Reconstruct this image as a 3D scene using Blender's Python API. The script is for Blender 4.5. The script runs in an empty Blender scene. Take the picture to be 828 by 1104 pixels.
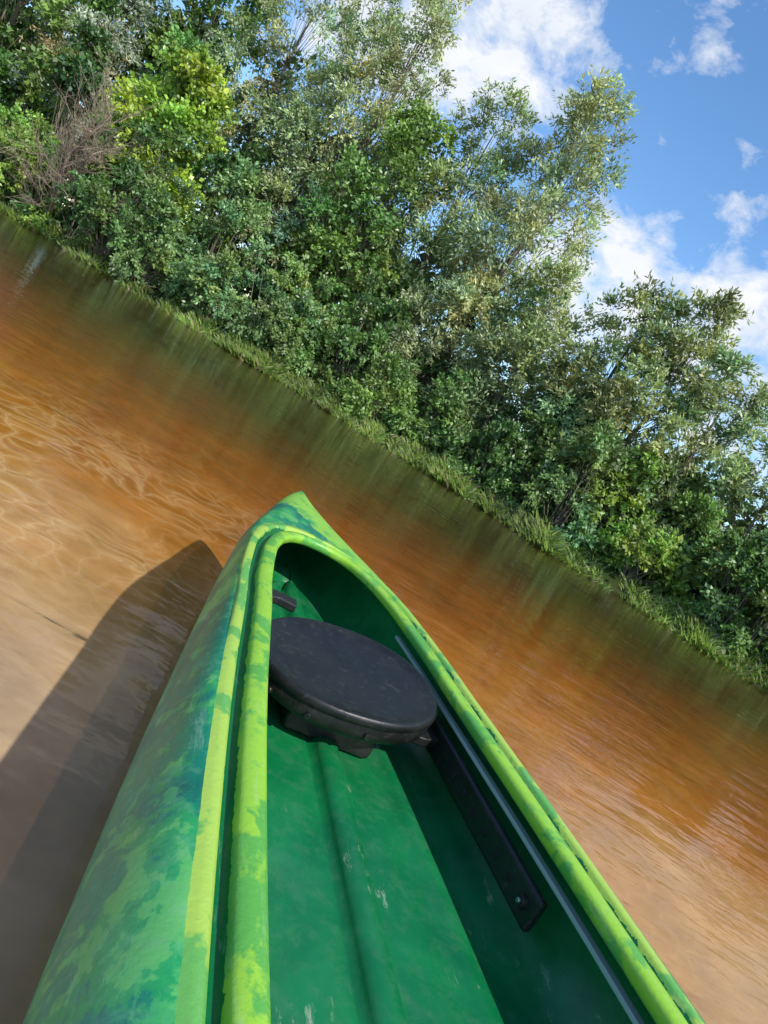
import bpy, bmesh, math
import numpy as np
from mathutils import Vector, Matrix

rng = np.random.default_rng(7)
scene = bpy.context.scene
scene.view_settings.view_transform = 'Standard'
scene.view_settings.look = 'None'
scene.view_settings.exposure = 0
scene.view_settings.gamma = 1

# ------------------------------------------------------------------ helpers
def link(o, parent=None):
    scene.collection.objects.link(o)
    if parent: o.parent = parent
    return o

def new_mat(name):
    m = bpy.data.materials.new(name); m.use_nodes = True
    nt = m.node_tree
    for n in list(nt.nodes): nt.nodes.remove(n)
    out = nt.nodes.new('ShaderNodeOutputMaterial')
    return m, nt, out

def N(nt, typ, **kw):
    n = nt.nodes.new(typ)
    for k, v in kw.items():
        setattr(n, k, v)
    return n

def sock(nt, dst, src):
    if isinstance(src, (int, float, tuple, list)):
        dst.default_value = src
    else:
        nt.links.new(src, dst)

def math_n(nt, op, a, b=0.0, c=None, clamp=False):
    n = nt.nodes.new('ShaderNodeMath'); n.operation = op; n.use_clamp = clamp
    sock(nt, n.inputs[0], a); sock(nt, n.inputs[1], b)
    if c is not None: sock(nt, n.inputs[2], c)
    return n.outputs[0]

def ramp(nt, fac, stops, interp='LINEAR'):
    n = nt.nodes.new('ShaderNodeValToRGB'); cr = n.color_ramp; cr.interpolation = interp
    while len(cr.elements) > 1: cr.elements.remove(cr.elements[-1])
    for i, (p, c) in enumerate(stops):
        if not isinstance(c, (tuple, list)): c = (c, c, c)
        e = cr.elements[0] if i == 0 else cr.elements.new(p)
        e.position = p; e.color = (c[0], c[1], c[2], 1)
    sock(nt, n.inputs[0], fac)
    return n.outputs[0]

def mix(nt, fac, a, b, mode='MIX'):
    n = nt.nodes.new('ShaderNodeMix'); n.data_type = 'RGBA'; n.blend_type = mode
    sock(nt, n.inputs[0], fac)
    for i, v in ((6, a), (7, b)):
        if isinstance(v, (tuple, list)) and len(v) == 3: v = (*v, 1)
        sock(nt, n.inputs[i], v)
    return n.outputs[2]

def noise(nt, vec, scale, detail=4, rough=.55, dist=0, out='Fac'):
    n = nt.nodes.new('ShaderNodeTexNoise')
    if vec is not None: nt.links.new(vec, n.inputs['Vector'])
    n.inputs['Scale'].default_value = scale; n.inputs['Detail'].default_value = detail
    n.inputs['Roughness'].default_value = rough; n.inputs['Distortion'].default_value = dist
    return n.outputs[out]

def mapping(nt, vec, scale=(1,1,1), rot=(0,0,0)):
    n = nt.nodes.new('ShaderNodeMapping')
    nt.links.new(vec, n.inputs['Vector'])
    n.inputs['Scale'].default_value = scale; n.inputs['Rotation'].default_value = rot
    return n.outputs[0]

def principled(nt, out, col, rough=.5, spec=.5, bump=None, bstr=.2, bdist=.01):
    p = nt.nodes.new('ShaderNodeBsdfPrincipled')
    if isinstance(col, (tuple, list)) and len(col) == 3: col = (*col, 1)
    sock(nt, p.inputs['Base Color'], col); sock(nt, p.inputs['Roughness'], rough)
    sock(nt, p.inputs['Specular IOR Level'], spec)
    if bump is not None:
        b = nt.nodes.new('ShaderNodeBump'); b.inputs['Strength'].default_value = bstr
        b.inputs['Distance'].default_value = bdist
        nt.links.new(bump, b.inputs['Height']); nt.links.new(b.outputs[0], p.inputs['Normal'])
    if out is not None: nt.links.new(p.outputs[0], out.inputs[0])
    return p

# ------------------------------------------------------------------ camera
FPX = 760.0; PITCH = math.radians(7.7); ROLL = math.radians(31)
EYE = 0.70
cam_d = bpy.data.cameras.new('camera'); cam = link(bpy.data.objects.new('camera', cam_d))
cam_d.sensor_fit = 'VERTICAL'; cam_d.sensor_height = 36; cam_d.lens = 36*FPX/1104
cam_d.clip_start = .02; cam_d.clip_end = 2000
F = Vector((0, math.cos(PITCH), -math.sin(PITCH))); R0 = Vector((1,0,0)); U0 = Vector((0, math.sin(PITCH), math.cos(PITCH)))
rr = R0*math.cos(ROLL) + U0*math.sin(ROLL); uu = -R0*math.sin(ROLL) + U0*math.cos(ROLL)
M = Matrix.Identity(4)
for i in range(3):
    M[i][0] = rr[i]; M[i][1] = uu[i]; M[i][2] = -F[i]
M.translation = Vector((0,0,EYE))
cam.matrix_world = M
scene.camera = cam

# ------------------------------------------------------------------ sun + sky
SUN_EL = math.radians(45)
KR = (.9472,.3206); KF = (-.3206,.9472)
hx = .38*KR[0]-.92*KF[0]; hy = .38*KR[1]-.92*KF[1]
hn = math.hypot(hx, hy); hx /= hn; hy /= hn
S = Vector((hx*math.cos(SUN_EL), hy*math.cos(SUN_EL), math.sin(SUN_EL)))
sd = bpy.data.lights.new('sun', 'SUN'); sd.energy = 5.0; sd.angle = math.radians(.8); sd.color = (1, .95, .87)
sun = link(bpy.data.objects.new('sun', sd)); sun.rotation_euler = (-S).to_track_quat('-Z', 'Y').to_euler()
sun.location = (8, -6, 12)

world = bpy.data.worlds.new('World'); scene.world = world; world.use_nodes = True
nt = world.node_tree
for n in list(nt.nodes): nt.nodes.remove(n)
wo = nt.nodes.new('ShaderNodeOutputWorld'); bg = nt.nodes.new('ShaderNodeBackground')
nt.links.new(bg.outputs[0], wo.inputs[0]); bg.inputs[1].default_value = .15
sky = nt.nodes.new('ShaderNodeTexSky'); sky.sky_type = 'NISHITA'; sky.sun_disc = False
sky.sun_elevation = SUN_EL; sky.sun_rotation = math.atan2(hx, hy)
sky.air_density = 1.0; sky.dust_density = .5; sky.ozone_density = 2.2
hs = N(nt, 'ShaderNodeHueSaturation'); hs.inputs['Saturation'].default_value = 1.18; hs.inputs['Value'].default_value = 1.55
nt.links.new(sky.outputs[0], hs.inputs['Color'])
tc = nt.nodes.new('ShaderNodeTexCoord'); gen = tc.outputs['Generated']
def blob(d, r0, r1, w=1.0):
    d = Vector(d).normalized()
    n = nt.nodes.new('ShaderNodeVectorMath'); n.operation = 'DISTANCE'
    nt.links.new(gen, n.inputs[0]); n.inputs[1].default_value = d
    mr = nt.nodes.new('ShaderNodeMapRange'); mr.interpolation_type = 'SMOOTHSTEP'
    nt.links.new(n.outputs['Value'], mr.inputs[0])
    mr.inputs[1].default_value = r0; mr.inputs[2].default_value = r1
    mr.inputs[3].default_value = w; mr.inputs[4].default_value = 0
    return mr.outputs[0]
mask = None
for d, r0, r1, w in [((-235,817,400), .08, .27, 1.2), ((-140,817,410), .03, .17, 1.05), ((80,798,210), .03, .18, 1.3), ((110,806,285), .0, .10, .9),
                  ((165,818,380), .0, .10, .65), ((187,801,240), .02, .18, 1.2), ((270,790,190), .0, .18, 1.1), ((0,818,540), .0, .16, .6),
                  ((-900,600,380), .1, .5, .9), ((560,700,330), .14, .38, 1.25), ((0,-600,500), .2, .7, .8), ((300,500,900), .1, .4, .7)]:
    b = blob(d, r0, r1, w)
    mask = b if mask is None else math_n(nt, 'MAXIMUM', mask, b)
mp = mapping(nt, gen, (1, 1, 1.5))
n1 = noise(nt, mp, 15, 7, .62, .25)
n2 = noise(nt, mp, 5, 3, .5)
cl = math_n(nt, 'ADD', math_n(nt, 'MULTIPLY', mask, .33), math_n(nt, 'MULTIPLY', n1, 1.0))
cl = math_n(nt, 'ADD', cl, math_n(nt, 'MULTIPLY', n2, .25))
dens = ramp(nt, math_n(nt, 'SUBTRACT', cl, .25), [(.54, 0.0), (.66, .45), (.80, 1.0)])
ccol = ramp(nt, noise(nt, mp, 9, 3), [(.3, (5.5, 5.9, 6.5)), (.7, (6.7, 6.8, 7.0))])
skyc = mix(nt, dens, hs.outputs[0], ccol)
nt.links.new(skyc, bg.inputs[0])

# ------------------------------------------------------------------ terrain
BX = np.array([-200, -60, -25, -10.2, -2, 2, 5.8, 9, 14, 40, 200.])
BY = np.array([26, 22, 17.0, 14.8, 13.3, 11.6, 9.6, 8.6, 8.0, 9, 14.])
def yb(x):
    x = np.asarray(x, float)
    base = sum(np.interp(x+o, BX, BY) for o in (-1.6, -.8, 0, .8, 1.6))/5
    return base + .16*np.sin(x*1.9)+.10*np.sin(x*4.3+1)+.12*np.sin(x*.8+2)
def ground_z(x, y):
    d = y - yb(x)
    up = .36*(1-np.exp(-np.maximum(d, 0)/.8)) + .02*np.maximum(d, 0).clip(0, 20)*.5
    dn = -np.minimum(.22, .02+(-np.minimum(d, 0))*.12)
    z = np.where(d > 0, up, dn)
    d2 = -16 - y
    z = np.where(d2 > 0, .4*(1-np.exp(-np.maximum(d2,0)/.9)), z)
    z = z + .015*np.sin(x*2.1+y)*np.sin(y*1.7)
    return z
def spaced(a, b, n): return np.linspace(a, b, n, endpoint=False)
xs = np.concatenate([spaced(-600,-60,12), spaced(-60,-20,20), spaced(-20,14,170), spaced(14,60,24), np.linspace(60,600,12)])
ys = np.concatenate([spaced(-600,-30,10), spaced(-30,-2,24), spaced(-2,7,30), spaced(7,20,120), spaced(20,60,20), np.linspace(60,800,14)])
X, Y = np.meshgrid(xs, ys); Z = ground_z(X, Y)
def fill_mesh(me, v, f, smooth=True):
    nf, k = f.shape
    me.vertices.add(len(v)); me.vertices.foreach_set('co', v.astype(np.float32).ravel())
    me.loops.add(nf*k); me.loops.foreach_set('vertex_index', f.astype(np.int32).ravel())
    me.polygons.add(nf); me.polygons.foreach_set('loop_start', np.arange(0, nf*k, k, dtype=np.int32))
    me.polygons.foreach_set('use_smooth', np.full(nf, smooth))
    me.update(calc_edges=True)
def grid_mesh(name, X, Y, Z):
    ny, nx = X.shape
    v = np.stack([X.ravel(), Y.ravel(), Z.ravel()], 1)
    idx = np.arange(nx*ny).reshape(ny, nx)
    f = np.stack([idx[:-1,:-1], idx[:-1,1:], idx[1:,1:], idx[1:,:-1]], -1).reshape(-1, 4)
    me = bpy.data.meshes.new(name); fill_mesh(me, v, f); return me
gm = grid_mesh('ground', X, Y, Z)
a = gm.attributes.new('bankd', 'FLOAT', 'POINT'); a.data.foreach_set('value', (Y-yb(X)).astype(np.float32).ravel())
ground = link(bpy.data.objects.new('ground', gm))

m, nt, out = new_mat('riverbed_and_bank')
geo = nt.nodes.new('ShaderNodeNewGeometry'); pos = geo.outputs['Position']
sep = nt.nodes.new('ShaderNodeSeparateXYZ'); nt.links.new(pos, sep.inputs[0])
at = N(nt, 'ShaderNodeAttribute', attribute_name='bankd'); bd = at.outputs['Fac']
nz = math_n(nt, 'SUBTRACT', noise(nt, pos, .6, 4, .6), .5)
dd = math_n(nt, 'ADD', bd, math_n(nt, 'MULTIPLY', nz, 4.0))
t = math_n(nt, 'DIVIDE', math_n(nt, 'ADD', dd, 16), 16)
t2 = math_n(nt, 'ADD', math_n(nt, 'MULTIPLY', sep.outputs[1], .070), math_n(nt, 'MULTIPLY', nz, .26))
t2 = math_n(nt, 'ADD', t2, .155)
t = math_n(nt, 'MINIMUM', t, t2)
bed = ramp(nt, t, [(.0, (.58,.48,.38)), (.225, (.56,.44,.31)), (.28, (.52,.33,.14)), (.35, (.45,.19,.03)), (.46, (.31,.10,.009)), (.58, (.16,.057,.009)), (.70, (.07,.044,.010)), (.82, (.030,.033,.010)), (.97, (.02,.024,.008))])  # tannin tint by distance; dark olive near bank also paints in the tree reflection
fine = noise(nt, pos, 4, 4, .55)
bed = mix(nt, 1, bed, ramp(nt, fine, [(.3, .74), (.7, 1.12)]), 'MULTIPLY')
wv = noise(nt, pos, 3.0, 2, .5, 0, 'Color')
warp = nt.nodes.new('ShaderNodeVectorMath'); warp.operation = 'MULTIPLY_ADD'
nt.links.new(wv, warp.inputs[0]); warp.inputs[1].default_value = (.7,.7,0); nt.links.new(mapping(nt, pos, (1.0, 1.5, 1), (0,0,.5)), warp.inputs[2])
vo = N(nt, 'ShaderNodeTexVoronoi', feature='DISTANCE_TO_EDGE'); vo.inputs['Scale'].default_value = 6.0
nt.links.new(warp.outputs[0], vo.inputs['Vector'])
rip = ramp(nt, vo.outputs['Distance'], [(.0, 1.0), (.05, .45), (.25, 0.0)])  # network of caustic light lines, painted into the bed colour
causm = ramp(nt, noise(nt, pos, 1.1, 2), [(.36, 0.0), (.58, 1.0)])
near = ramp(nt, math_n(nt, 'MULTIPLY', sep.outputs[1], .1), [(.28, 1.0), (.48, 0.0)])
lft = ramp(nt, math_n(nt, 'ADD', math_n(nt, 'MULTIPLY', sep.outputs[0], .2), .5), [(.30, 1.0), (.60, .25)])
causf = math_n(nt, 'MULTIPLY', math_n(nt, 'MULTIPLY', rip, causm), math_n(nt, 'MULTIPLY', near, math_n(nt, 'MULTIPLY', lft, .65)))  # rip: painted caustic light lines, kept to patches near left
bed = mix(nt, causf, bed, (.78,.62,.36))  # blend the painted caustic light over the sand
gn = noise(nt, pos, 2.3, 5, .6)
gcol = ramp(nt, gn, [(.3, (.03,.045,.015)), (.55, (.04,.06,.018)), (.75, (.07,.06,.03))])
isg = ramp(nt, math_n(nt, 'ADD', math_n(nt, 'MULTIPLY', bd, .5), .5), [(.47, 0.0), (.56, 1.0)])
beh = math_n(nt, 'LESS_THAN', sep.outputs[1], -16.2)
isg2 = math_n(nt, 'MAXIMUM', isg, beh)
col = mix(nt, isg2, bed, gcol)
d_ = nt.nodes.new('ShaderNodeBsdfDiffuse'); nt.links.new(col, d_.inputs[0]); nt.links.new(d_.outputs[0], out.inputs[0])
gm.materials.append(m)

# ------------------------------------------------------------------ water
xs2 = np.array([-600,-100,-20,0,20,100,600.]); ys2 = np.array([-600,-100,-10,0,10,30,60.])
X2, Y2 = np.meshgrid(xs2, ys2)
wm = grid_mesh('river_water', X2, Y2, X2*0)
water = link(bpy.data.objects.new('river_water', wm))
m, nt, out = new_mat('river_water')
geo = nt.nodes.new('ShaderNodeNewGeometry'); pos = geo.outputs['Position']
h1 = noise(nt, mapping(nt, pos, (1.0, 2.2, 1), (0,0,.18)), 2.6, 3, .5, .3)
h2 = noise(nt, mapping(nt, pos, (1.0, 2.4, 1), (0,0,-.3)), 12.0, 2, .5, .2)
calm = ramp(nt, noise(nt, pos, .6, 2), [(.38, .08), (.62, .42)])
hh = math_n(nt, 'ADD', h1, math_n(nt, 'MULTIPLY', h2, calm))
bp = nt.nodes.new('ShaderNodeBump'); bp.inputs['Strength'].default_value = .5; bp.inputs['Distance'].default_value = .015
nt.links.new(hh, bp.inputs['Height'])
fr = nt.nodes.new('ShaderNodeFresnel'); fr.inputs['IOR'].default_value = 1.33; nt.links.new(bp.outputs[0], fr.inputs['Normal'])
gl = nt.nodes.new('ShaderNodeBsdfGlossy'); gl.inputs['Roughness'].default_value = .035; nt.links.new(bp.outputs[0], gl.inputs['Normal'])
tr = nt.nodes.new('ShaderNodeBsdfTransparent'); tr.inputs[0].default_value = (.98,.94,.86,1)
df = nt.nodes.new('ShaderNodeBsdfDiffuse'); df.inputs[0].default_value = (.28,.13,.04,1)
body = nt.nodes.new('ShaderNodeMixShader'); body.inputs[0].default_value = .10
nt.links.new(tr.outputs[0], body.inputs[1]); nt.links.new(df.outputs[0], body.inputs[2])
ms = nt.nodes.new('ShaderNodeMixShader')
ff = math_n(nt, 'MULTIPLY', fr.outputs[0], 1.0, clamp=True)
nt.links.new(ff, ms.inputs[0]); nt.links.new(body.outputs[0], ms.inputs[1]); nt.links.new(gl.outputs[0], ms.inputs[2])
nt.links.new(ms.outputs[0], out.inputs[0])
wm.materials.append(m)

# ------------------------------------------------------------------ vegetation
m, nt, out = new_mat('leaves')
at = N(nt, 'ShaderNodeAttribute', attribute_name='leafcol')
d_ = nt.nodes.new('ShaderNodeBsdfDiffuse'); nt.links.new(at.outputs['Color'], d_.inputs[0])
tl = nt.nodes.new('ShaderNodeBsdfTranslucent')
c2 = mix(nt, 1, at.outputs['Color'], (1.3, 1.35, .6), 'MULTIPLY'); nt.links.new(c2, tl.inputs[0])
ms = nt.nodes.new('ShaderNodeMixShader'); ms.inputs[0].default_value = .30
nt.links.new(d_.outputs[0], ms.inputs[1]); nt.links.new(tl.outputs[0], ms.inputs[2])
g_ = nt.nodes.new('ShaderNodeBsdfGlossy'); g_.inputs['Roughness'].default_value = .45
ms2 = nt.nodes.new('ShaderNodeMixShader'); ms2.inputs[0].default_value = .05
nt.links.new(ms.outputs[0], ms2.inputs[1]); nt.links.new(g_.outputs[0], ms2.inputs[2])
nt.links.new(ms2.outputs[0], out.inputs[0])
LEAF = m
m, nt, out = new_mat('bark'); geo = nt.nodes.new('ShaderNodeNewGeometry')
bn = noise(nt, mapping(nt, geo.outputs['Position'], (6,6,1.2)), 3, 4)
principled(nt, out, ramp(nt, bn, [(.3,(.07,.06,.045)),(.7,(.19,.17,.13))]), .9, .2)
BARK = m
m, nt, out = new_mat('dry_bark'); geo = nt.nodes.new('ShaderNodeNewGeometry')
bn = noise(nt, geo.outputs['Position'], 5, 4)
principled(nt, out, ramp(nt, bn, [(.3,(.22,.17,.12)),(.7,(.38,.30,.23))]), .9, .2)
DRY = m

def nrm(v): return v/np.maximum(np.linalg.norm(v, axis=-1, keepdims=True), 1e-6)
def tube(V, Fc, pts, rad, sides=6):
    pts = np.asarray(pts, float); base = sum(len(a) for a in V)
    tan = nrm(np.gradient(pts, axis=0))
    ref = np.array([0.31, .95, .05]); a = nrm(np.cross(tan, ref)); b = np.cross(tan, a)
    ang = np.linspace(0, 2*np.pi, sides, endpoint=False)
    ring = pts[:,None,:] + np.asarray(rad)[:,None,None]*(np.cos(ang)[None,:,None]*a[:,None,:]+np.sin(ang)[None,:,None]*b[:,None,:])
    V.append(ring.reshape(-1,3))
    n = len(pts); i = np.arange(n-1)[:,None]*sides; j = np.arange(sides)[None,:]; j2 = (j+1)%sides
    Fc.append((base+np.stack([i+j, i+j2, i+sides+j2, i+sides+j], -1)).reshape(-1,4))

def leaves(centers, R, outw, n, L, W, droop, col, rs, twigs=14, spread=1.25, up=.3):
    nc = len(centers); cnt = np.maximum((n*R**2/np.mean(R**2)).astype(int), 8)
    ci = np.repeat(np.arange(nc), cnt); m_ = len(ci)
    td = nrm(rs.normal(size=(nc, twigs, 3)) + outw[:,None,:]*.5 + np.array([0,0,up]))
    tl = rs.uniform(.6, spread, (nc, twigs))
    tb = rs.uniform(.75, 1.25, (nc, twigs))
    ti = rs.integers(0, twigs, m_); t = rs.uniform(.12, 1, m_)**.6
    d = td[ci, ti]; ln = R[ci]*tl[ci, ti]*t
    p = centers[ci] + d*ln[:,None]*np.array([1,1,.95])
    p[:,2] -= droop*R[ci]*(t**2)*.9
    p += rs.normal(size=(m_,3))*(.11*R[ci]*(1.3-t*.7))[:,None]
    ax = nrm(d*.7 + rs.normal(size=(m_,3))*.55 + np.array([0,0,-droop*.9]))
    nn = nrm(d*.55 + np.array([.2,-.4,.45]) + rs.normal(size=(m_,3))*.5)
    sd_ = nrm(np.cross(ax, nn))
    s = rs.uniform(.65, 1.3, m_)[:,None]
    l = L*s; w = W*s*rs.uniform(.7, 1.2, m_)[:,None]
    v = np.stack([p, p+ax*l*.45+sd_*w*.5, p+ax*l, p+ax*l*.45-sd_*w*.5], 1).reshape(-1,3)
    cb = rs.uniform(.66, 1.34, nc)
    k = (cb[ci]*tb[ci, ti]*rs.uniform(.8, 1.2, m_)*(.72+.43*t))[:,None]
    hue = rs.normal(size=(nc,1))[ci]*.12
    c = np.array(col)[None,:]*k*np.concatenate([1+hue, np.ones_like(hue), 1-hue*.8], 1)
    return v, np.repeat(c, 4, 0)

def make_plant(name, V, Fc, LV, LC, loc, bark):
    bv = np.concatenate(V) if V else np.zeros((0,3)); bf = np.concatenate(Fc) if Fc else np.zeros((0,4), int)
    lv = np.concatenate(LV) if LV else np.zeros((0,3)); lc = np.concatenate(LC) if LC else np.zeros((0,3))
    nl = len(lv)//4; lf = len(bv)+np.arange(nl*4).reshape(-1,4)
    v = np.concatenate([bv, lv]); f = np.concatenate([bf, lf]).astype(int)
    me = bpy.data.meshes.new(name); fill_mesh(me, v, f)
    me.materials.append(bark); me.materials.append(LEAF)
    me.polygons.foreach_set('material_index', np.concatenate([np.zeros(len(bf)), np.ones(nl)]).astype(np.int32))
    ca = me.color_attributes.new('leafcol', 'FLOAT_COLOR', 'POINT')
    cc = np.ones((len(v), 4), np.float32); cc[:,:3] = .1
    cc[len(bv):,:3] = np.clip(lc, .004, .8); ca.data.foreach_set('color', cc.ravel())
    o = link(bpy.data.objects.new(name, me)); o.location = loc
    return o

def tree(name, x, y, h, r, col, seed, cb=.18, nclump=76, nleaf=350, L=.10, W=.036, droop=.15, lean=(0,0), cR=(.45,.78), airy=1.0, up=.45):
    rs = np.random.default_rng(seed); V=[]; Fc=[]
    z0 = float(ground_z(x, y))-.05
    nt_ = 9; tt = np.linspace(0,1,nt_)
    wob = np.cumsum(rs.normal(size=(nt_,2))*.06*h/8, 0)
    trunk = np.stack([lean[0]*tt**1.3*h+wob[:,0], lean[1]*tt*h+wob[:,1], tt*h*.88], 1); trunk[0,:2]=0
    r0 = .011*h+.022
    tube(V, Fc, trunk, r0*(1-.94*tt)+.003, 8)
    if h > 5:
        t2 = trunk.copy(); k = rs.uniform(-1,1,2)*.08*h; t2[:,0]+=k[0]*tt**.8; t2[:,1]+=k[1]*tt**.8*.5; t2[:,2]*=.7
        tube(V, Fc, t2, (r0*.6)*(1-.94*tt)+.003, 7)
    C=[]; O=[]; Rr=[]
    def env(q): return r*(np.sin(np.pi*np.clip((q*.83+.12),0,1))**.6)
    for i in range(nclump):
        q = ((i+rs.random())/nclump)**.9
        zz = h*(cb+(1-cb)*q*.98)
        tr_ = zz/h
        base = np.array([np.interp(tr_*1.03, tt, trunk[:,0]), np.interp(tr_*1.03, tt, trunk[:,1]), zz])
        an = rs.uniform(0, 2*np.pi); e = env(q)*rs.uniform(.15, 1.0)**.6
        c = base+np.array([np.cos(an)*e, np.sin(an)*e*.8, rs.normal()*.1])
        rad = rs.uniform(*cR)*(1-.3*q)
        c[2] = min(c[2], h-rad*.7)
        C.append(c); Rr.append(rad); O.append(nrm(c-base+np.array([0,0,.35])))
        st = max(tr_-.12-.08*rs.random(), .06)
        b0 = np.array([np.interp(st, tt, trunk[:,0]), np.interp(st, tt, trunk[:,1]), np.interp(st, tt, trunk[:,2])])
        mid = (b0*.5+c*.5)+np.array([0,0,-.05])+rs.normal(size=3)*.05
        lp = np.array([b0, b0*.6+mid*.4, mid, mid*.4+c*.6, c])
        lr = min(r0*.20*(1-st*.8), .016); tube(V, Fc, lp, np.linspace(lr, .003, 5), 4)
    C=np.array(C); Rr=np.array(Rr); O=np.array(O)
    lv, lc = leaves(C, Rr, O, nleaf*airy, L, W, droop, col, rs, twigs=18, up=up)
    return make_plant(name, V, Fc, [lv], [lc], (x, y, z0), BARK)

def bush(name, x, y, h, r, col, seed, n=15, nleaf=330, L=.10, W=.06, droop=.15, cR=(.28,.5)):
    rs = np.random.default_rng(seed); V=[]; Fc=[]; z0=float(ground_z(x,y))-.04
    C=[];O=[];Rr=[]
    for i in range(n):
        an=rs.uniform(0,2*np.pi); q=rs.uniform(0,1); e=r*rs.uniform(.1,1)**.6*(1-.55*q**2)
        c=np.array([np.cos(an)*e, np.sin(an)*e*.75, .12+(h-.35)*q]); rad=rs.uniform(*cR)*(1-.25*q)
        C.append(c);Rr.append(rad);O.append(nrm(c-np.array([0,0,h*.3])))
        b0=np.array([rs.normal()*.08, rs.normal()*.08, 0]); mid=b0*.4+c*.6+np.array([0,0,.08])
        tube(V,Fc,np.array([b0,b0*.5+mid*.5+rs.normal(size=3)*.03,mid,c]),[.016,.012,.009,.004],4)
    lv,lc=leaves(np.array(C),np.array(Rr),np.array(O),nleaf,L,W,droop,col,rs,twigs=14,spread=1.2,up=.15)
    return make_plant(name,V,Fc,[lv],[lc],(x,y,z0),BARK)

WIL=(.34,.40,.20); WIL2=(.25,.33,.14); GRN=(.16,.28,.06); DRK=(.08,.155,.04); LIME=(.29,.42,.05); SIL=(.40,.44,.31)
T = [
 ('poplar_tree', -17.5,19.5,9.0,2.3,GRN,1,dict(L=.13,W=.08)),
 ('poplar_tree', -14.3,18.2,7.8,2.0,GRN,2,dict(L=.12,W=.07)),
 ('willow_tree', -12.4,18.7,8.4,1.7,SIL,3,dict(airy=.9)),
 ('poplar_tree', -10.4,19.6,9.2,1.6,GRN,4,dict(L=.12,W=.07)),
 ('maple_tree', -8.3,16.0,4.8,1.10,LIME,5,dict(cb=.25,nclump=44,L=.11,W=.08,droop=.1,nleaf=340)),
 ('willow_tree', -8.1,18.9,9.6,1.6,WIL,6,dict(airy=.9)),
 ('willow_tree', -5.9,17.7,8.5,1.4,WIL2,7,dict()),
 ('willow_tree', -4.45,17.0,9.1,1.25,WIL,8,dict(cb=.12,nclump=84)),
 ('poplar_tree', -3.3,15.9,6.2,1.2,GRN,9,dict(cb=.12,L=.10,W=.06)),
 ('willow_tree', -2.0,16.2,7.3,1.2,WIL2,10,dict(cb=.12)),
 ('willow_tree', -.65,15.4,8.1,1.3,WIL,11,dict(cb=.10,nclump=100,nleaf=380)),
 ('willow_tree', .75,14.3,4.5,1.0,WIL2,12,dict(cb=.10,nclump=48)),
 ('willow_tree', 2.1,13.6,4.7,.95,WIL2,13,dict(cb=.1,nclump=54,cR=(.36,.58))),
 ('willow_tree', 3.1,13.1,4.9,1.05,WIL2,14,dict(cb=.08,nclump=60,cR=(.36,.58))),
 ('willow_tree', 4.15,12.6,4.1,1.0,WIL2,15,dict(cb=.08,nclump=50,cR=(.36,.58))),
 ('willow_tree', 5.3,12.0,3.1,.9,WIL2,16,dict(cb=.08,nclump=36,cR=(.32,.5))),
 ('poplar_tree', 6.7,11.4,2.9,1.0,GRN,17,dict(cb=.08,nclump=34,cR=(.3,.5),W=.06)),
 ('willow_tree', 8.4,11.2,3.4,1.1,WIL2,18,dict(cb=.08,nclump=34)),
 ('poplar_tree', 10.6,11.2,4.2,1.3,GRN,19,dict(nclump=40)),
]
for nme,x,y,h,r,c,sd_,kw in T:
    tree(nme,x,y,h,r,c,sd_,**kw)
rs = np.random.default_rng(55)
bx = -17.0; k=0
while bx < 9.5:
    big = bx < -1
    h = rs.uniform(1.4,3.4) if big else rs.uniform(.9,2.2)
    r = rs.uniform(.75,1.15) if big else rs.uniform(.55,.85)
    c = [GRN,(.10,.19,.045),(.11,.21,.05),(.21,.35,.06),(.17,.28,.09)][rs.integers(0,5)]
    off = rs.uniform(.2,1.3) if bx<-4 else rs.uniform(.6,1.5)
    bush('riverside_bush', bx, float(yb(bx))+off, h, r, c, 100+k, n=int(12+h*4), nleaf=330, L=.08, W=.045)
    bx += r*rs.uniform(.8,1.1); k+=1
bx = -18.0
while bx < 9.5:
    h = rs.uniform(2.6,4.4) if bx < -1 else rs.uniform(1.8,2.5)
    bush('hazel_bush', bx, float(yb(bx))+rs.uniform(2.3,3.0), h, 1.1, [DRK,GRN][rs.integers(0,2)], 200+k, n=22, nleaf=200, L=.13, W=.09, cR=(.35,.6))
    bx += rs.uniform(1.1,1.6); k+=1

# bare dry tree, left, rooted on the bank
rsb = np.random.default_rng(3); V=[];Fc=[]
def grow(p, d, ln, rad, lev):
    n=5; pts=[p]; dd_=d.copy()
    for i in range(n):
        dd_=nrm(dd_+rsb.normal(size=3)*.10+np.array([0,0,.04])); pts.append(pts[-1]+dd_*ln/n)
    tube(V,Fc,pts,np.linspace(rad,rad*.5,n+1),5 if lev<2 else 3)
    if lev<4:
        for j in range([9,6,5,4][lev]):
            i=rsb.integers(1,n+1); nd=nrm(dd_+rsb.normal(size=3)*.5)
            grow(pts[i],nd,ln*rsb.uniform(.5,.75),max(rad*.5,.005),lev+1)
bx_=-9.35; by_=float(yb(-9.35))+.30
grow(np.zeros(3),np.array([.0,-.12,1.]),1.75,.05,0)
make_plant('bare_tree',V,Fc,[],[],(bx_,by_,float(ground_z(bx_,by_))-.05),DRY)

# distant mass of trees behind the first rows
rsd=np.random.default_rng(9); C=[]
for i in range(420):
    x=rsd.uniform(-34,22)
    top = np.interp(x,[-34,-12,-5,-1,1.5,3,6,8,22],[8,7.2,6.3,5.6,3.3,3.2,2.2,2.2,3.5])
    C.append([x, float(yb(x))+rsd.uniform(4.6,6.5), rsd.uniform(.3,top)])
C=np.array(C); Rr=rsd.uniform(.7,1.1,len(C)); O=np.tile(np.array([[0,-.6,.5]]),(len(C),1))
lv,lc=leaves(C,Rr,O,140,.26,.17,.2,(.08,.15,.045),rsd)
make_plant('distant_trees',[],[],[lv],[lc],(0,0,0),BARK)

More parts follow.
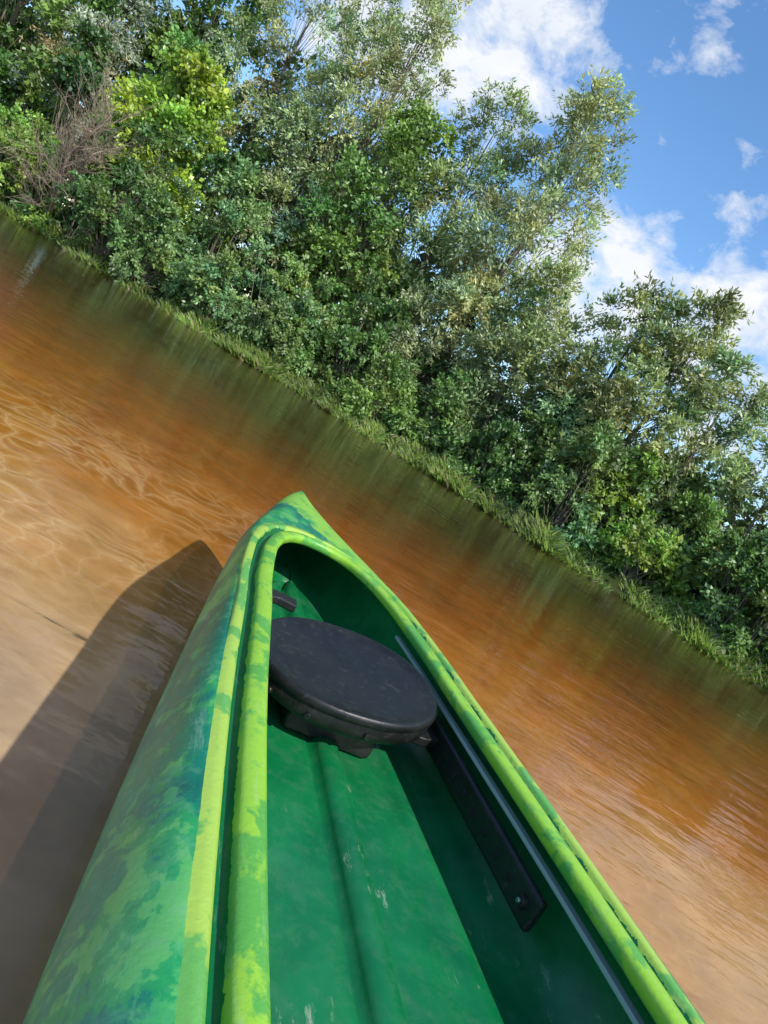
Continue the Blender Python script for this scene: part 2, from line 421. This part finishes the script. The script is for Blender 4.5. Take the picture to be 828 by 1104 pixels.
# grass along the bank
rsg=np.random.default_rng(21); n=90000
gx=rsg.uniform(-20,12,n); dd_=np.abs(rsg.normal(size=n))*.5-.25
tuft = (np.sin(gx*3.1)+np.sin(gx*7.7+2)+np.sin(gx*1.3)+np.sin(gx*13.1+1)*.6)/3.6
gate = np.interp(gx,[-20,-6,-3,0,2,12],[.15,.3,.85,.9,.6,.6])
keep = rsg.uniform(size=n) < gate*(1+1.1*tuft)
gx=gx[keep]; dd_=dd_[keep]; tuft=tuft[keep]; n=len(gx)
gy=yb(gx)+dd_; gz=np.maximum(ground_z(gx,gy),-.1)
hgt=rsg.uniform(.05,.27,n)*(1+.6*tuft)
lean=rsg.normal(size=(n,3))*.4; lean[:,2]=1; lean[:,1]-=.25; lean=nrm(lean)
an=rsg.uniform(0,np.pi,n); sd2=np.stack([np.cos(an),np.sin(an),an*0],1)
p=np.stack([gx,gy,gz-.02],1); w=.005
mid=p+lean*(hgt*.55)[:,None]; tip=p+lean*hgt[:,None]; tip[:,2]-=hgt*.12; tip[:,:2]+=lean[:,:2]*(hgt*.4)[:,None]
v=np.stack([p-sd2*w,p+sd2*w,mid+sd2*w*.8,tip],1).reshape(-1,3)
base=np.where(rsg.uniform(size=(n,1))<.12,np.array([[.25,.22,.10]]),np.array([[.18,.27,.05]]))
patch=(1+.35*np.sin(gx*2.3+.5)*np.sin(gx*.9))[:,None]
lc=np.repeat(base*patch*rsg.uniform(.5,1.3,(n,1)),4,0)
make_plant('bank_grass',[],[],[v],[lc],(0,0,0),BARK)

# ------------------------------------------------------------------ kayak
kay = link(bpy.data.objects.new('kayak', None))
kay.location = (-.315, 2.655, .25); kay.rotation_euler = (0,0,math.radians(18.7))
LEN = 5.0
INN = np.array([(.675,0),(.68,.04),(.70,.075),(.74,.108),(.80,.138),(.88,.161),(.96,.177),(1.17,.203),(1.31,.213),(1.5,.23),(1.67,.245),(1.89,.26),(2.2,.275),(2.5,.28)])
OUT = np.array([(0,0),(.01,.014),(.045,.036),(.13,.072),(.27,.118),(.43,.168),(.61,.213),(.95,.268),(1.2,.305),(1.45,.34),(1.67,.37),(1.89,.397),(2.2,.43),(2.5,.44)])
def catmull(P, sub):
    pre = P[1]*np.array([1,-1]); post = np.array([LEN-P[-2][0], P[-2][1]])
    Q = np.vstack([pre, P, post]); res=[]
    for i in range(1, len(Q)-2):
        for t in np.linspace(0,1,sub,endpoint=False):
            a,b,c,d = Q[i-1],Q[i],Q[i+1],Q[i+2]
            res.append(.5*((2*b)+(-a+c)*t+(2*a-5*b+4*c-d)*t*t+(-a+3*b-3*c+d)*t**3))
    res.append(P[-1]); return np.array(res)
def loop(P):
    h = catmull(P, 7)
    back = h[:-1][::-1].copy(); back[:,0] = LEN-back[:,0]
    right = np.vstack([h, back]); left = right[1:-1][::-1].copy(); left[:,1]*=-1
    return np.vstack([right, left])
CI = loop(INN); OO = loop(OUT)
tan = np.roll(CI,-1,0)-np.roll(CI,1,0); nrml = nrm(np.stack([tan[:,1]*-1, tan[:,0]],1))
nrml *= np.sign(np.sum(nrml*(CI-np.array([LEN/2,0])),1))[:,None]
def ends(s): return np.minimum(s, LEN-s)
def sheer(s): return .014*np.maximum(0, 1-ends(s)/.7)**2
def to3(P, z): return np.stack([P[:,1], -P[:,0], z+sheer(P[:,0])],1)
rows=[]
def add(P, z, band): rows.append((to3(P, z), band))
ws = np.abs(OO[:,1])
drop = .105*np.clip(ws/.20,0,1)**.8
endd = ends(OO[:,0])
keel = -.36+.27*np.exp(-endd/.16)
for f, wf, b in [(1,0,7),(.93,.42,7),(.8,.68,7),(.6,.87,7),(.35,.97,6.6),(.15,1.0,6.4),(.06,1.003,6.2)]:
    P = OO.copy(); P[:,1]*=wf
    P[:,0] = P[:,0]+(np.sign(LEN/2-P[:,0]))*.10*f*np.exp(-endd/.2)
    z = -drop-.02+(keel+drop)*f
    add(P, z, b)
A = CI+nrml*.074
for q in [1,.97,.9,.8,.68,.55,.4,.26,.13,.05]:
    P = A*(1-q)+OO*q
    z = -.005-drop*(q**2.1)-(.012*np.clip(q-.9,0,1)/.1)*np.exp(-endd/.1)
    add(P, z, 3.15+3*q)
for off, z, b in [(.076,-.005,3.0),(.070,-.001,2.75),(.060,-.001,2.4),(.054,-.004,2.2),(.051,-.018,2.0),(.046,-.022,1.7),(.039,-.022,1.4),(.035,-.014,1.1),(.033,-.003,.9),(.029,.001,.7),(.018,.003,.5),(.006,.002,.25),(.001,-.001,.1),(-.001,-.006,.0)]:
    add(CI+nrml*off, np.full(len(CI), z), b)
for off, z in [(0,-.018),(.006,-.024)]:
    add(CI+nrml*off, np.full(len(CI), z), .0)
n_lip = len(rows)
for f, z in [(.25,-.030),(.50,-.042),(.56,-.065),(.54,-.10),(.46,-.135),(.32,-.165),(.18,-.182)]:
    add(CI*(1-f)+OO*f, np.full(len(CI), z), 8)
E = CI*(1-.18)+OO*.18
we = np.abs(E[:,1]); sg = np.sign(E[:,1]+1e-9)
for w_, z in [(.86,-.189),(.72,-.190),(.70,-.186),(.60,-.185),(.58,-.190),(.40,-.192)]:
    P=E.copy(); P[:,1]*=w_; add(P, np.full(len(CI), z), 8)
for wm_, fr_, z in [(.044,.34,-.193),(.034,.28,-.197),(.026,.22,-.182),(.018,.15,-.173),(0,0,-.172)]:
    P=E.copy(); P[:,1]=sg*np.minimum(wm_, we*fr_); add(P, np.full(len(CI), z), 8)
bm = bmesh.new(); bl = bm.verts.layers.float.new('band')
grid=[]
for pts, b in rows:
    r_=[]
    for p in pts:
        v=bm.verts.new(p); v[bl]=b; r_.append(v)
    grid.append(r_)
nn=len(CI)
for i in range(len(grid)-1):
    for j in range(nn):
        k2=(j+1)%nn
        try:
            f=bm.faces.new((grid[i][j],grid[i][k2],grid[i+1][k2],grid[i+1][j])); f.smooth=True
            f.material_index = 0 if i < n_lip-1 else 1
        except ValueError: pass
bmesh.ops.remove_doubles(bm, verts=bm.verts, dist=.0004)
bmesh.ops.recalc_face_normals(bm, faces=bm.faces)
me = bpy.data.meshes.new('hull'); bm.to_mesh(me); bm.free()
hull = link(bpy.data.objects.new('hull', me), kay)

m, nt, out = new_mat('marbled_green_plastic')
tc = nt.nodes.new('ShaderNodeTexCoord'); ob = tc.outputs['Object']
at = N(nt,'ShaderNodeAttribute',attribute_name='band')
e1 = noise(nt, ob, 16, 4, .6); e2 = noise(nt, ob, 55, 3, .6)
bandv = math_n(nt,'ADD', at.outputs['Fac'], math_n(nt,'MULTIPLY', math_n(nt,'SUBTRACT', math_n(nt,'ADD', math_n(nt,'MULTIPLY',e1,.7), math_n(nt,'MULTIPLY',e2,.3)), .5), .8))
bandv = math_n(nt,'DIVIDE', bandv, 8)
st = mapping(nt, ob, (1.0,.7,1.0), (0,0,.25))
w1 = noise(nt, st, 9, 7, .62, .25); w2 = noise(nt, st, 5.0, 6, .6, .2); w3 = noise(nt, ob, 34, 5, .7, .3); w4 = noise(nt, st, 17, 6, .68, .2)
teal=(.0,.17,.095); mid=(.012,.25,.075); lt=(.08,.37,.09)
mot = ramp(nt, w1, [(.36,(.0,.12,.075)), (.455, teal), (.475,(.0,.20,.10)), (.485, mid), (.54,(.02,.29,.08)), (.55, lt), (.75,(.15,.43,.11))])
mot = mix(nt, ramp(nt, w2, [(.54,0.0),(.56,.85)]), mot, teal)
mot = mix(nt, ramp(nt, w4, [(.57,0.0),(.60,.7)]), mot, (.06,.35,.10))
mot = mix(nt, math_n(nt,'MULTIPLY', ramp(nt, w3, [(.50,0.0),(.66,1.0)]), .4), mot, (.13,.36,.18))
lime=(.25,.49,.035); dkg=(.0,.13,.03)
limev = mix(nt, ramp(nt, noise(nt, st, 9, 6, .62, .2), [(.51,0.0),(.55,.8)]), lime, (.05,.30,.05))
limev = mix(nt, ramp(nt, noise(nt, st, 26, 5, .6, .2), [(.56,0.0),(.62,.6)]), limev, (.13,.38,.06))
yel = mix(nt, ramp(nt, noise(nt, st, 12, 4, .6, .2), [(.52,0.0),(.56,.8)]), (.33,.50,.07), (.06,.32,.07))
zc = ramp(nt, bandv, [(0,0.0),(.135,1.0)], 'CONSTANT')
zr = ramp(nt, bandv, [(0,0.0),(.262,1.0)], 'CONSTANT')
zm = ramp(nt, bandv, [(0,0.0),(.39,0.0),(.405,1.0)])
c = mix(nt, zc, limev, dkg); c = mix(nt, zr, c, yel); c = mix(nt, zm, c, mot)
sepo = nt.nodes.new('ShaderNodeSeparateXYZ'); nt.links.new(ob, sepo.inputs[0])
bw = math_n(nt,'ADD', math_n(nt,'MULTIPLY', sepo.outputs[1], -1), math_n(nt,'MULTIPLY', math_n(nt,'SUBTRACT', w1,.5), .5))
bw = math_n(nt,'ADD', bw, math_n(nt,'MULTIPLY', sepo.outputs[0], -2.2))
bowm = ramp(nt, bw, [(.44,1.0),(.47,0.0)])
bowc = mix(nt, ramp(nt, w4, [(.53,0.0),(.57,.75)]), (.24,.50,.06), (.07,.34,.07))
c = mix(nt, bowm, c, bowc)
sc = noise(nt, mapping(nt, ob, (26,2.5,8), (0,0,.3)), 3, 6, .7)
scm = math_n(nt,'MULTIPLY', ramp(nt, sc, [(.58,0.0),(.70,1.0)]), .35)
c = mix(nt, scm, c, (.36,.48,.36))
rg = ramp(nt, w3, [(.3,.30),(.7,.52)])
principled(nt, out, c, rg, .5, math_n(nt,'ADD', noise(nt, ob, 120, 3, .6), math_n(nt,'MULTIPLY', noise(nt, ob, 12, 3, .5), 2.5)), .22, .004)
me.materials.append(m)

m, nt, out = new_mat('inner_green_plastic')
tc = nt.nodes.new('ShaderNodeTexCoord'); ob = tc.outputs['Object']
b1 = noise(nt, ob, 5, 5, .6, .8); b2 = noise(nt, ob, 40, 5, .7); b3 = noise(nt, ob, 11, 6, .65, .5)
c = ramp(nt, b1, [(.3,(.0,.11,.033)),(.6,(.004,.165,.048)),(.8,(.015,.21,.07))])
c = mix(nt, math_n(nt,'MULTIPLY', ramp(nt, b3, [(.5,0.0),(.7,1.0)]), .35), c, (.05,.17,.09))
dst = math_n(nt,'MULTIPLY', ramp(nt, b2, [(.5,0.0),(.75,1.0)]), .22)
c = mix(nt, dst, c, (.10,.20,.12))
sc = noise(nt, mapping(nt, ob, (22,5.0,4), (0,0,.1)), 3, 7, .75)
scm2 = math_n(nt,'MULTIPLY', ramp(nt, sc, [(.58,0.0),(.66,1.0)]), ramp(nt, noise(nt, ob, 6, 2), [(.52,0.0),(.66,.8)]))
c = mix(nt, scm2, c, (.40,.45,.33))
principled(nt, out, c, ramp(nt, b2, [(.3,.28),(.7,.5)]), .45, math_n(nt,'ADD', b2, math_n(nt,'MULTIPLY', b3, 2.0)), .15, .004)
me.materials.append(m)

def black_mat(name, base, rough):
    m, nt, out = new_mat(name); tc = nt.nodes.new('ShaderNodeTexCoord')
    a_ = noise(nt, tc.outputs['Object'], 60, 5, .7); d_ = noise(nt, tc.outputs['Object'], 9, 5, .6)
    c = ramp(nt, d_, [(.35, tuple(b*.7 for b in base)), (.7, tuple(b*1.5 for b in base))])
    c = mix(nt, math_n(nt,'MULTIPLY', ramp(nt, a_, [(.56,0.0),(.72,1.0)]), .25), c, (.10,.10,.09))
    sc = noise(nt, mapping(nt, tc.outputs['Object'], (9,40,4), (0,0,.7)), 3, 6, .7)
    c = mix(nt, math_n(nt,'MULTIPLY', ramp(nt, sc, [(.60,0.0),(.70,1.0)]), .22), c, (.14,.14,.13))
    principled(nt, out, c, ramp(nt, d_, [(.3,rough),(.7,rough+.18)]), .4, a_, .3, .002)
    return m
BLK = black_mat('black_plastic', (.010,.011,.010), .33)
m, nt, out = new_mat('grey_strip'); principled(nt, out, (.30,.37,.34), .5); GRY = m
m, nt, out = new_mat('steel_bolt'); p_=principled(nt, out, (.35,.35,.34), .35); p_.inputs['Metallic'].default_value=.9; STL = m
m, nt, out = new_mat('dark_hole'); principled(nt, out, (.004,.004,.004), .8); HOLE=m

def radial(name, prof, sx, sy, mat, seg=72):
    bm=bmesh.new(); R=[]
    for r,z in prof:
        ring=[]
        for k in range(seg):
            a=2*math.pi*k/seg; ex=2/2.2
            cx=math.copysign(abs(math.cos(a))**ex,math.cos(a)); cy=math.copysign(abs(math.sin(a))**ex,math.sin(a))
            ring.append(bm.verts.new((cx*r*sx, cy*r*sy, z)))
        R.append(ring)
    for i in range(len(R)-1):
        for k in range(seg):
            f=bm.faces.new((R[i][k],R[i][(k+1)%seg],R[i+1][(k+1)%seg],R[i+1][k])); f.smooth=True
    bm.faces.new(R[0]); bm.faces.new(R[-1][::-1])
    bmesh.ops.recalc_face_normals(bm,faces=bm.faces)
    me=bpy.data.meshes.new(name); bm.to_mesh(me); bm.free(); me.materials.append(mat)
    return link(bpy.data.objects.new(name,me),kay)
SX,SY,SYC,SZ=.202,.174,-1.325,-.052
seat = radial('seat', [(.02,-.012),(.3,-.012),(.6,-.010),(.80,-.006),(.90,-.003),(.94,.001),(.965,.002),(.985,-.001),(1.0,-.007),(1.0,-.014),(.975,-.018),(.972,-.022),(.985,-.026),(.97,-.046),(.93,-.054),(.7,-.068),(.3,-.072)], SX,SY, BLK)
TX,TY=math.radians(4.0),math.radians(-6.5)
seat.location=(-.004,SYC,SZ); seat.rotation_euler=(TX,TY,0)

def box(name, pts, hw, hh, mat, parent=kay, bev=.004):
    bm=bmesh.new(); rings=[]
    P=[Vector(p) for p in pts]
    for i,p in enumerate(P):
        t_=(P[min(i+1,len(P)-1)]-P[max(i-1,0)]).normalized()
        side=t_.cross(Vector((0,0,1))).normalized(); up=side.cross(t_).normalized()
        rings.append([bm.verts.new(p+side*a*hw+up*b*hh) for a,b in ((-1,-1),(1,-1),(1,1),(-1,1))])
    for i in range(len(rings)-1):
        for k in range(4): bm.faces.new((rings[i][k],rings[i][(k+1)%4],rings[i+1][(k+1)%4],rings[i+1][k]))
    bm.faces.new(rings[0]); bm.faces.new(rings[-1][::-1])
    bmesh.ops.recalc_face_normals(bm,faces=bm.faces)
    me=bpy.data.meshes.new(name); bm.to_mesh(me); bm.free(); me.materials.append(mat)
    o=link(bpy.data.objects.new(name,me),parent)
    b=o.modifiers.new('bevel','BEVEL'); b.width=bev; b.segments=3
    return o
def disc(name, loc, r, d, mat, axis, parent=kay):
    bm=bmesh.new(); bmesh.ops.create_cone(bm,cap_ends=True,segments=20,radius1=r,radius2=r*.85,depth=d)
    me=bpy.data.meshes.new(name); bm.to_mesh(me); bm.free(); me.materials.append(mat)
    o=link(bpy.data.objects.new(name,me),parent); o.location=loc
    o.rotation_euler=Vector(axis).to_track_quat('Z','Y').to_euler()
    b=o.modifiers.new('bevel','BEVEL'); b.width=min(.0015,d*.3); b.segments=2
    return o
def cin(s): return float(np.interp(s, INN[:,0], INN[:,1]))
for sgn, nm in ((1,'right'),(-1,'left')):
    ss=np.linspace(1.22,1.83,9)
    pts=[(sgn*(cin(s)+.002), -s, -.095-.01*(s-1.22)) for s in ss]
    box('seat_rail_'+nm, pts, .009, .030, BLK, bev=.008)
    for k,s in enumerate(np.linspace(1.50,1.80,7)):
        if k==6: disc('rail_bolt_'+nm, (sgn*(cin(s)-.010), -s, -.10), .012, .010, BLK, (-sgn,0,0)); disc('rail_bolt_pin_'+nm, (sgn*(cin(s)-.015), -s, -.10), .005, .008, STL, (-sgn,0,0))
        else: disc('rail_hole_%s_%d'%(nm,k), (sgn*(cin(s)-.0075), -s, -.10), .009, .002, HOLE, (-sgn,0,0))
    box('seat_bracket_'+nm, [(sgn*.12,-1.38,-.105),(sgn*.18,-1.38,-.10),(sgn*.215,-1.37,-.095)], .035,.010, BLK)
    ss=np.linspace(1.0,4.0,40)
    def ci2(s): s=min(s,LEN-s); return cin(s)
    box('side_strip_'+nm, [(sgn*(ci2(s)+.020), -s, -.052) for s in ss], .008,.004, GRY, bev=.002)
box('seat_lug', [(-.205,-1.155,-.05),(-.17,-1.14,-.045),(-.12,-1.145,-.045)], .020,.010, BLK)
for k,an in enumerate((-2.5,-2.0,-1.45)):
    ex=2/2.2; cx=math.copysign(abs(math.cos(an))**ex,math.cos(an)); cy=math.copysign(abs(math.sin(an))**ex,math.sin(an))
    disc('seat_bolt_%d'%k, (cx*SX*.985-.004, SYC+cy*SY*.985, SZ-.036+cy*SY*math.sin(TX)-cx*SX*math.sin(TY)), .007,.006, BLK, (cx,cy,0))
box('seat_support', [(0,-1.21,-.155),(0,-1.41,-.155)], .10,.034, BLK, bev=.012)
